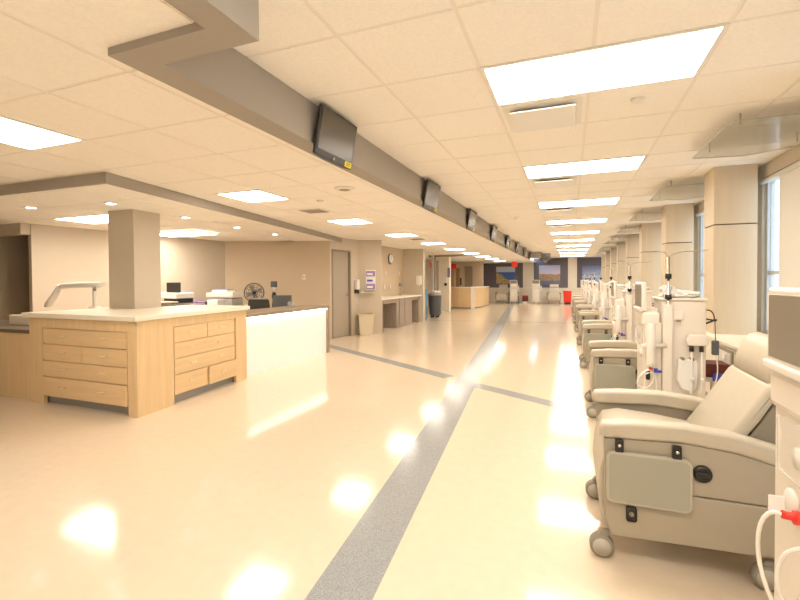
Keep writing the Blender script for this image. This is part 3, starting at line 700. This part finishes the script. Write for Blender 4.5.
# stuff on it
def local_pt(px_): pass
t = thing('desktop_monitor', 'small dark monitor right beside the pillar, on stacked trays', 'monitor', (-6.55, 5.80, 1.14))
MB().box(-.16, .16, -.02, .01, 0, .18, m_black, .006, 1).build('casing', t); MB().box(-.145, .145, -.023, -.019, .015, .165, m_mesh).build('screen', t)
t = thing('printer', 'white flat printer under the small dark monitor', 'printer', (-6.6, 5.85, .84), math.radians(-8))
MB().box(-.32, .32, -.18, .18, .20, .30, m_paper, .015).box(-.30, .30, -.18, .18, .0, .12, m_kick, .01).build('body', t)
MB().box(-.24, .34, -.30, -.15, .135, .155, m_white, .004).build('paper_tray', t); MB().box(-.05, .30, -.16, .16, .12, .20, m_black).build('slot', t)
t = thing('office_printer', 'second flat printer with lilac paper on top, left of the fan', 'printer', (-6.56, 7.05, .84), math.radians(10))
MB().box(-.30, .30, -.2, .2, .17, .27, m_mach, .015).box(-.28, .28, -.2, .2, 0, .15, m_kick, .01).build('body', t)
MB().box(-.20, .14, -.15, .12, .27, .32, m_paper, .004).build('paper_stack', t); MB().box(-.18, .14, -.14, .1, .32, .335, m_lilac).build('lilac_sheets', t)
for i, (x, y, z, m, lab) in enumerate(((-6.60, 6.33, .845, m_lilac, 'lilac paper pile between the two printers'), (-6.42, 6.66, .845, m_paper, 'white paper pile right of the lilac pile'))):
    mb = MB()
    for q in range(11): mb.box(-.13+.004*(q%3), .13+.005*(q%2), -.10, .10-.004*(q%4), .012*q, .012*q+.011, m if q % 3 else m_paper)
    o = mb.build('paper_pile'); o.location = (x, y, z); tag(o, lab, 'papers', 'paper piles on the work counter')
o = MB().box(-.10, .10, -.05, .03, 0, .09, m_black, .01).build('desk_phone'); o.location = (-6.72, 6.72, .845); tag(o, 'black office machine on the counter in front of the second printer', 'machine')
# desk fan
t = thing('desk_fan', 'round dark desk fan in front of the tan rear wall', 'fan', (-6.30, 7.62, .84), math.radians(40))
mb = MB()
for rad in (.07, .12, .165, .20): 
    mb.tube([(rad*math.cos(a*math.pi/12), -.03, .25+rad*math.sin(a*math.pi/12)) for a in range(25)], .005 if rad < .19 else .012, m_bin, 6, cap=False)
for a in range(12): mb.tube([(.03*math.cos(a*math.pi/6), -.035, .25+.03*math.sin(a*math.pi/6)), (.2*math.cos(a*math.pi/6), -.03, .25+.2*math.sin(a*math.pi/6))], .004, m_bin, 5)
mb.build('cage', t)
mb = MB()
for a in range(4):
    b = a*math.pi/2+.4
    mb.prism([(.02*math.cos(b), .25+.02*math.sin(b)), (.16*math.cos(b-.35), .25+.16*math.sin(b-.35)), (.165*math.cos(b+.25), .25+.165*math.sin(b+.25)), (.05*math.cos(b+.7), .25+.05*math.sin(b+.7))], -.004, .004, m_wheel)
mb.build('blades', t)
MB().lathe([(.035, -.045), (.045, .0), (.04, .08)], (0, 0, .25), m_black, 16, axis='y').build('motor', t)
MB().tube([(0, .04, .0), (0, .04, .22)], .018, m_black, 8).lathe([(.09, 0), (.08, .02)], (0, .04, 0), m_black, 20).build('stand', t)
# fan stands on a shelf table
t = thing('side_table', 'small table under the desk fan', 'table', (-6.30, 7.62, 0), math.radians(21))
MB().box(-.16, .22, -.14, .16, .80, .84, m_ctop, .004, 1).build('tabletop', t)
for x in (-.13, .19):
    for y in (-.11, .13): MB().box(x-.02, x+.02, y-.02, y+.02, 0, .80, m_maple).build('leg', t)
# office chairs
def office_chair(x, y, rz, label, top=.98):
    t = thing('office_chair', label, 'office chair', (x, y, 0), rz, 'office chairs in the station')
    MB().prism([(-.20, .60), (.20, .60), (.24, .66), (.20, top-.02), (.17, top), (-.17, top), (-.20, top-.02), (-.24, .66)], .17, .20, m_mesh, bev=.008, seg=1).build('backrest', t)
    MB().tube([(-.17, .185, top), (.17, .185, top)], .016, m_kick, 8).build('back_rail', t)
    MB().box(-.23, .23, -.25, .2, .46, .53, m_mesh, .02).build('seat', t)
    MB().tube([(0, .12, .47), (0, .22, .52), (0, .21, .68)], .018, m_black).build('back_support', t)
    MB().tube([(0, 0, .10), (0, 0, .46)], .025, m_black).build('gas_post', t)
    for k in range(5):
        a = k*2*math.pi/5
        l = MB().tube([(0, 0, .11), (.26*math.cos(a), .26*math.sin(a), .07)], .018, m_black).build('base_leg', t)
        MB().lathe([(.027, -.012), (.027, .012)], (.26*math.cos(a), .26*math.sin(a), .028), m_black, 10, axis='y').build('wheel', l)
office_chair(-5.50, 6.90, math.radians(195), 'black mesh office chair just behind the drawer counter, nearest the fan', 1.0)
office_chair(-5.52, 7.68, math.radians(172), 'black mesh office chair behind the lit reception counter', .99)
t = thing('computer_monitor', 'dark back of a computer monitor on the reception desk, rightmost', 'monitor', (-5.02, 6.86, .74), math.radians(20))
MB().box(-.18, .18, -.03, .01, .06, .33, m_bin, .01).build('casing', t); MB().box(-.03, .03, 0, .03, .01, .12, m_black).box(-.11, .11, -.07, .09, 0, .012, m_black).build('stand', t)
t = thing('reception_desk', 'inner desktop behind the lit reception front', 'desk', (-5.44, 5.75, 0))
MB().box(.24, .58, .90, 1.30, .70, .74, m_ctop).build('desktop', t)
for y in (.95, 1.25): MB().box(.26, .56, y-.02, y+.02, 0, .70, m_maple).build('panel_leg', t)
t = thing('desk_microscope', 'black and silver camera on a stalk between the two office chairs', 'desk camera', (-6.02, 7.93, 0), 0)
MB().tube([(0, 0, .02), (0, 0, 1.12)], .018, m_steel).lathe([(.14, 0), (.13, .02)], (0, 0, 0), m_black, 20).build('stalk', t)
MB().box(-.07, .07, -.03, .03, 1.20, 1.33, m_bin, .01).build('head', t); MB().tube([(0, 0, 1.10), (0, 0, 1.21)], .03, m_white).build('neck', t)
MB().blob((0, 0, 1.0), .055, .05, .10, m_black, 2, .1, 2).build('body', t)
t = thing('specimen_rack', 'small clear rack standing on the reception ledge', 'rack', (-4.60, 6.55, .875))
for k in range(3): MB().lathe([(.018, 0), (.02, .08), (.012, .09)], (-.06+.05*k, 0, .01), m_clear, 12).build('bottle', t)
MB().box(-.09, .07, -.03, .03, 0, .012, m_kick).build('tray', t)

# ------------------------------------------------------------------ wall things, alcove
def on_wall(px, py, name, label, cat, rz): return thing(name, label, cat, (px[0], px[1], py), rz)
wr = math.atan2(10.05-9.78, -4.40+4.90)
t = thing('literature_rack', 'acrylic leaflet rack with purple leaflets on the wall by the door', 'leaflet rack', (-4.62, 9.915, 1.10), wr)
MB().box(-.13, .13, -.045, -.005, 0, .012, m_frame).box(-.13, -.122, -.07, -.003, 0, .50, m_clear).box(.122, .13, -.07, -.003, 0, .50, m_clear).box(-.13, .13, -.012, -.003, 0, .50, m_frame).build('frame', t)
for k in range(3): MB().prism([(-.03-.0, .02+.16*k), (-.02, .02+.16*k), (-.014, .15+.16*k), (-.024, .15+.16*k)], -.11, .11, m_lilac if k != 1 else m_paper, axis='x').box(-.09, .05, -.034, -.028, .05+.16*k, .10+.16*k, m_paper if k != 1 else m_blue).build('leaflet', t)
t = thing('shelf_bracket', 'tiny shelf on the wall left of the leaflet rack', 'shelf', (-4.80, 9.82, 1.03), wr)
MB().box(-.06, .30, -.10, -.003, 0, .012, m_frame).build('board', t); MB().tube([(0, -.06, .012), (0, -.06, .05)], .018, m_paper, 8).build('cup', t)
t = thing('soap_dispenser', 'white dispenser with black base beside the taupe door', 'dispenser', (-4.915, 9.66, 1.02), ang)
MB().box(-.05, .05, -.10, -.003, .10, .34, m_white, .012).build('cover', t); MB().box(-.045, .045, -.09, -.003, 0, .09, m_black, .008).build('nozzle', t)
t = thing('waste_bin', 'cream tapered waste bin on the floor beside the taupe door', 'bin', (-4.66, 9.72, 0), wr)
mb = MB(); 
mb.prism([(-.15, 0), (.15, 0), (.19, .50), (-.19, .50)], -.12, .12, m_cbin, bev=.012); mb.build('body', t)
MB().box(-.20, .20, -.14, .14, .50, .52, m_cbin, .006).build('rim', t)
MB().box(-.17, .17, -.11, .11, .52, .523, m_jamb).build('opening', t)
t = thing('light_switch', 'small white thermostat plate on the tan rear wall', 'switch', (-5.62, 8.49, 1.36), math.atan2(.87, 2.22))
MB().box(-.035, .035, -.012, -.002, 0, .12, m_white, .003, 1).build('plate', t); MB().box(-.012, .012, -.018, -.012, .04, .08, m_kick, .002, 1).build('rocker', t)
aw = math.radians(90)
t = thing('wall_clock', 'round wall clock in the sink alcove', 'clock', (-5.055, 12.25, 1.98), math.atan2(3.1, .09))
MB().lathe([(.15, -.03), (.16, -.02), (.16, -.002)], (0, 0, 0), m_bin, 28, axis='y').build('case', t)
MB().lathe([(.14, -.034), (.14, -.029)], (0, 0, 0), m_clockf, 28, axis='y').build('face', t, label='white clock face')
mb = MB(); mb.tube([(0, -.037, 0), (-.05, -.037, -.04)], .006, m_blue, 6).tube([(0, -.038, 0), (.02, -.038, .11)], .004, m_black, 6)
for k in range(12): mb.box(.12*math.sin(k*math.pi/6)-.005, .12*math.sin(k*math.pi/6)+.005, -.037, -.033, .12*math.cos(k*math.pi/6)-.005, .12*math.cos(k*math.pi/6)+.005, m_black)
mb.build('hands', t)
for k, (y, z, lab) in enumerate(((11.9, 1.55, 'small white plate on the alcove wall under the clock'), (12.9, 1.55, 'small white plate on the alcove wall nearest its far corner'), (11.8, 1.15, 'white socket low on the alcove wall, left of the pair'), (12.2, 1.15, 'white socket low on the alcove wall, right of the pair'))):
    o = MB().box(-.012, -.001, -.045, .045, -.06, .06, m_white, .003, 1).box(-.016, -.011, -.015, .015, -.03, .03, m_frame).build('wall_socket'); o.location = (-5.118+.009*0+ (y-10.2)*.029+.018, y, z); tag(o, lab, 'socket', 'plates on the alcove wall')
    o.scale.x = -1
# sink counter
t = thing('sink_counter', 'grey-brown counter with cream top filling the sink alcove', 'counter', (-5.0, 10.4, 0), math.radians(0))
MB().prism([(-.10, -.18), (.52, -.18), (.585, 2.92), (-.01, 2.87)], .83, .87, m_ctop, axis='z').build('worktop', t)
MB().prism([(-.06, .95), (.50, .95), (.53, 2.15), (-.02, 2.15)], .0, .83, m_grayw, axis='z').build('cabinet', t)
for y in (1.33, 1.75): MB().box(.50, .525, y-.19, y+.19, .10, .80, m_grayw, .003, 1).build('cabinet_door', t)
MB().box(.44, .50, .03, .95, .72, .83, m_grayw).box(.46, .52, 2.15, 2.85, .72, .83, m_grayw).build('apron', t)
MB().box(-.05, .49, -.15, .03, 0, .83, m_grayw).build('end_panel', t)
MB().box(.0, .52, 2.76, 2.86, 0, .83, m_grayw).build('end_panel', t)
t = thing('tap', 'chrome gooseneck tap at the alcove sink', 'tap', (-4.86, 12.6, .87))
MB().tube([(0, 0, 0), (0, 0, .22), (.03, 0, .27), (.09, 0, .27), (.12, 0, .22)], .012, m_steel).build('spout', t)
for s in (-1, 1): MB().tube([(0, s*.08, 0), (0, s*.08, .05), (0, s*.13, .08)], .01, m_steel).build('lever', t)
t = thing('towel_dispenser', 'white paper towel box on the far alcove wall edge', 'dispenser', (-4.48, 13.38, 1.20))
MB().box(-.10, .06, -.12, -.002, 0, .28, m_white, .012).build('cover', t); MB().box(-.06, .02, -.09, -.03, -.03, .0, m_paper).build('towel', t)
t = thing('soap_pump', 'small dark soap holder above the alcove sink', 'dispenser', (-5.035, 12.95, 1.15))
MB().box(.0, .10, -.06, .06, .0, .10, m_kick, .01).build('holder', t); MB().tube([(.05, 0, -.05), (.05, 0, 0)], .012, m_white, 8).build('nozzle', t)
# hallway things
t = thing('wheeled_bin', 'dark grey round wheeled bin standing in the hallway mouth', 'bin', (-4.50, 15.1, 0))
MB().lathe([(.19, .08), (.205, .12), (.24, .78), (.25, .80)], (0, 0, 0), m_bin, 28).build('body', t)
MB().lathe([(.265, .79), (.27, .82), (.25, .85), (.24, .85)], (0, 0, 0), m_kick, 28).build('rim', t)
for k in range(4):
    a = math.pi/4+k*math.pi/2; c = MB().box(.14*math.cos(a)-.01, .14*math.cos(a)+.01, .14*math.sin(a)-.01, .14*math.sin(a)+.01, .04, .09, m_black).build('caster', t)
    MB().lathe([(.035, -.012), (.035, .012)], (.14*math.cos(a), .14*math.sin(a), .036), m_black, 12, axis='y').build('wheel', c)
MB().blob((0, 0, .90), .19, .19, .07, m_bag, 2, .25, 9).build('bin_liner', t)
t = thing('laundry_bin', 'tall narrow blue bin beside the grey wheeled bin', 'bin', (-4.66, 14.35, 0))
MB().prism([(-.06, .03), (.06, .03), (.09, 1.0), (-.09, 1.0)], -.10, .10, m_bluebin, bev=.01).build('body', t)
MB().box(-.10, .10, -.11, .11, 1.0, 1.03, m_bluebin, .008).build('rim', t); MB().box(-.05, .05, -.08, .08, 0, .03, m_black).build('foot', t)
t = thing('hand_gel_unit', 'white dispenser with black base on the hallway post', 'dispenser', (-4.88, 17.998, 1.10))
MB().box(-.06, .06, -.10, -.002, .12, .34, m_white, .012).build('cover', t); MB().box(-.05, .05, -.09, -.002, 0, .11, m_black, .01).build('nozzle', t)
t = thing('hall_door_frame', 'white framed opening at the hallway mouth behind the grey bin', 'door frame', (-4.50, 14.3, 0))
MB().box(-.32, -.26, 1.45, 1.51, 0, HL, m_frame).build('post', t); MB().box(-.20, -.12, 1.30, 1.36, 0, 2.2, m_bulk).build('stop_post', t)
o = MB().box(-.10, .10, -.01, .01, -.10, .10, m_red, .004).build('wall_notice'); o.location = (-5.35, 17.6, 1.97); tag(o, 'small red notice in the hallway above the grey bin', 'sign')
o['label'] = 'small faded red notice in the hallway above the grey bin'
st = MB().tube([(0, 0, .1), (0, 0, HL-1.97)], .004, m_steel, 6).build('hanger', o)
for k, (x, y, z, lab) in enumerate(((-5.62, 22.3, 2.04, 'red square sign hung over the far reception station'), (-2.50, 21.9, 2.08, 'red square sign hung in front of the far coast picture'))):
    t = thing('hanging_sign', lab, 'sign', (x, y, z), 0, 'red square hanging signs')
    MB().box(-.13, .13, -.02, .02, -.13, .13, m_red, .01).build('panel', t)
    MB().tube([(-.08, 0, .13), (-.08, 0, HL-z)], .004, m_steel, 6).tube([(.08, 0, .13), (.08, 0, HL-z)], .004, m_steel, 6).build('hanger', t)
# far station
t = thing('far_reception_station', 'far maple reception station with a cream top at the end of the hall', 'counter', (-5.0, 20.2, 0))
P = [(-.42, .2), (.55, -.15), (1.05, .8), (1.0, 3.0), (-.42, 3.0)]
P = [(-.40, .25), (.1, .05), (.72, -.10), (1.02, .9), (1.02, 3.1), (.55, 3.1), (.5, .6), (-.40, .8)]
MB().prism(P, 0.06, .96, m_maple, axis='z').build('body', t)
MB().prism([(p[0]*1.03, p[1]*1.02-.02) for p in P], .96, 1.0, m_ctop, axis='z').build('countertop', t)
MB().prism([(p[0]*.98, p[1]+.02) for p in P], 0, .06, m_kick, axis='z').build('toe_kick', t)
MB().box(.74, .90, -.07, -.02, .0, .98, m_white).build('white_panel', t, label='white upright end panel')
MB().box(-.1, .1, -.01, .05, 1.0, 1.02, m_paper).build('tray', t)
t = thing('leaning_post', 'brown wooden post with a dark angled screen behind the far station', 'post', (-5.62, 23.2, 0))
MB().box(-.10, .08, -.05, .05, 0, 2.0, m_brown).build('post', t); MB().box(.12, .20, -.04, .0, 1.05, 1.45, m_black).build('screen', t)
t = thing('hall_cabinet', 'pale cabinet with glass front behind the far station', 'cabinet', (-5.75, 23.75, 0))
MB().box(.35, .62, 0, .22, 0, 2.0, m_column).build('body', t) if False else MB().box(-.55, -.2, 0, .22, 0, 2.0, m_column).build('body', t)
MB().box(-.50, -.25, -.02, 0, .9, 1.9, m_wall2).build('door', t)
t = thing('framed_notice', 'framed purple notice on the hallway post side', 'notice', (-4.80, 18.0, 1.45))
MB().box(-.0, .10, -.03, -.003, 0, .40, m_bin).build('frame', t); MB().box(.012, .088, -.034, -.03, .02, .38, m_lilac).build('sheet', t)
# far wall pictures and bins
pm = [picture_mat('coast_picture', (.55, .60, .75), (.62, .66, .85), (.05, .14, .42), (.50, .36, .16), .68, 1.3, .75, .48),
      picture_mat('harbour_picture', (.60, .52, .58), (.40, .46, .66), (.16, .18, .26), (.42, .27, .16), .52, 4.1, .05, .33, .22),
      picture_mat('marina_picture', (.30, .38, .60), (.16, .18, .30), (.10, .16, .34), (.42, .48, .62), .55, 7.7, .0, .30, .2)]
for k, (a, b, z0, z1, lab) in enumerate(((-4.16, -3.05, 1.10, 2.12, 'canvas of a rocky coast and blue sea, leftmost on the far wall'), (-1.68, -.52, 1.03, 2.16, 'canvas of a harbour town under a pale sky, middle of the far wall'), (.66, 1.80, 1.03, 2.10, 'blue canvas of a marina at the right end of the far wall'))):
    t = thing('wall_picture', lab, 'picture', (a, YF-.03, z0), 0, 'canvas pictures on the far wall')
    MB().box(0, b-a, -.03, -.003, 0, z1-z0, m_white).build('stretcher', t); MB().box(.0, b-a, -.034, -.030, 0, z1-z0, pm[k]).build('canvas', t)
t = thing('red_bin', 'tall bright red waste bin at the far wall by the window-side row', 'bin', (-.12, 25.4, 0))
MB().prism([(-.19, .10), (.19, .10), (.21, .66), (-.21, .66)], -.2, .2, m_red, bev=.015).build('body', t); MB().box(-.22, .22, -.21, .21, .66, .72, m_red, .015).build('lid', t); MB().box(-.16, .16, -.15, .15, 0, .10, m_black, .01).build('foot', t)
t = thing('sharps_bin', 'small dark red bin between the two far dialysis machines', 'bin', (-2.32, 25.5, 0))
MB().box(-.15, .15, -.15, .15, .12, .42, m_dkred, .015).build('body', t); MB().box(-.16, .16, -.16, .16, .42, .46, m_red, .01).build('lid', t); MB().box(-.14, .14, -.14, .14, 0, .12, m_mach).build('stand', t)
t = thing('far_side_stool', 'small cream stool left of the small dark red bin', 'stool', (-2.62, 25.9, 0))
MB().box(-.14, .14, -.14, .14, .40, .46, m_mach, .01).build('seat', t)
for x in (-.11, .11):
    for y in (-.11, .11): MB().tube([(x, y, 0), (x, y, .40)], .015, m_kick, 8).build('leg', t)
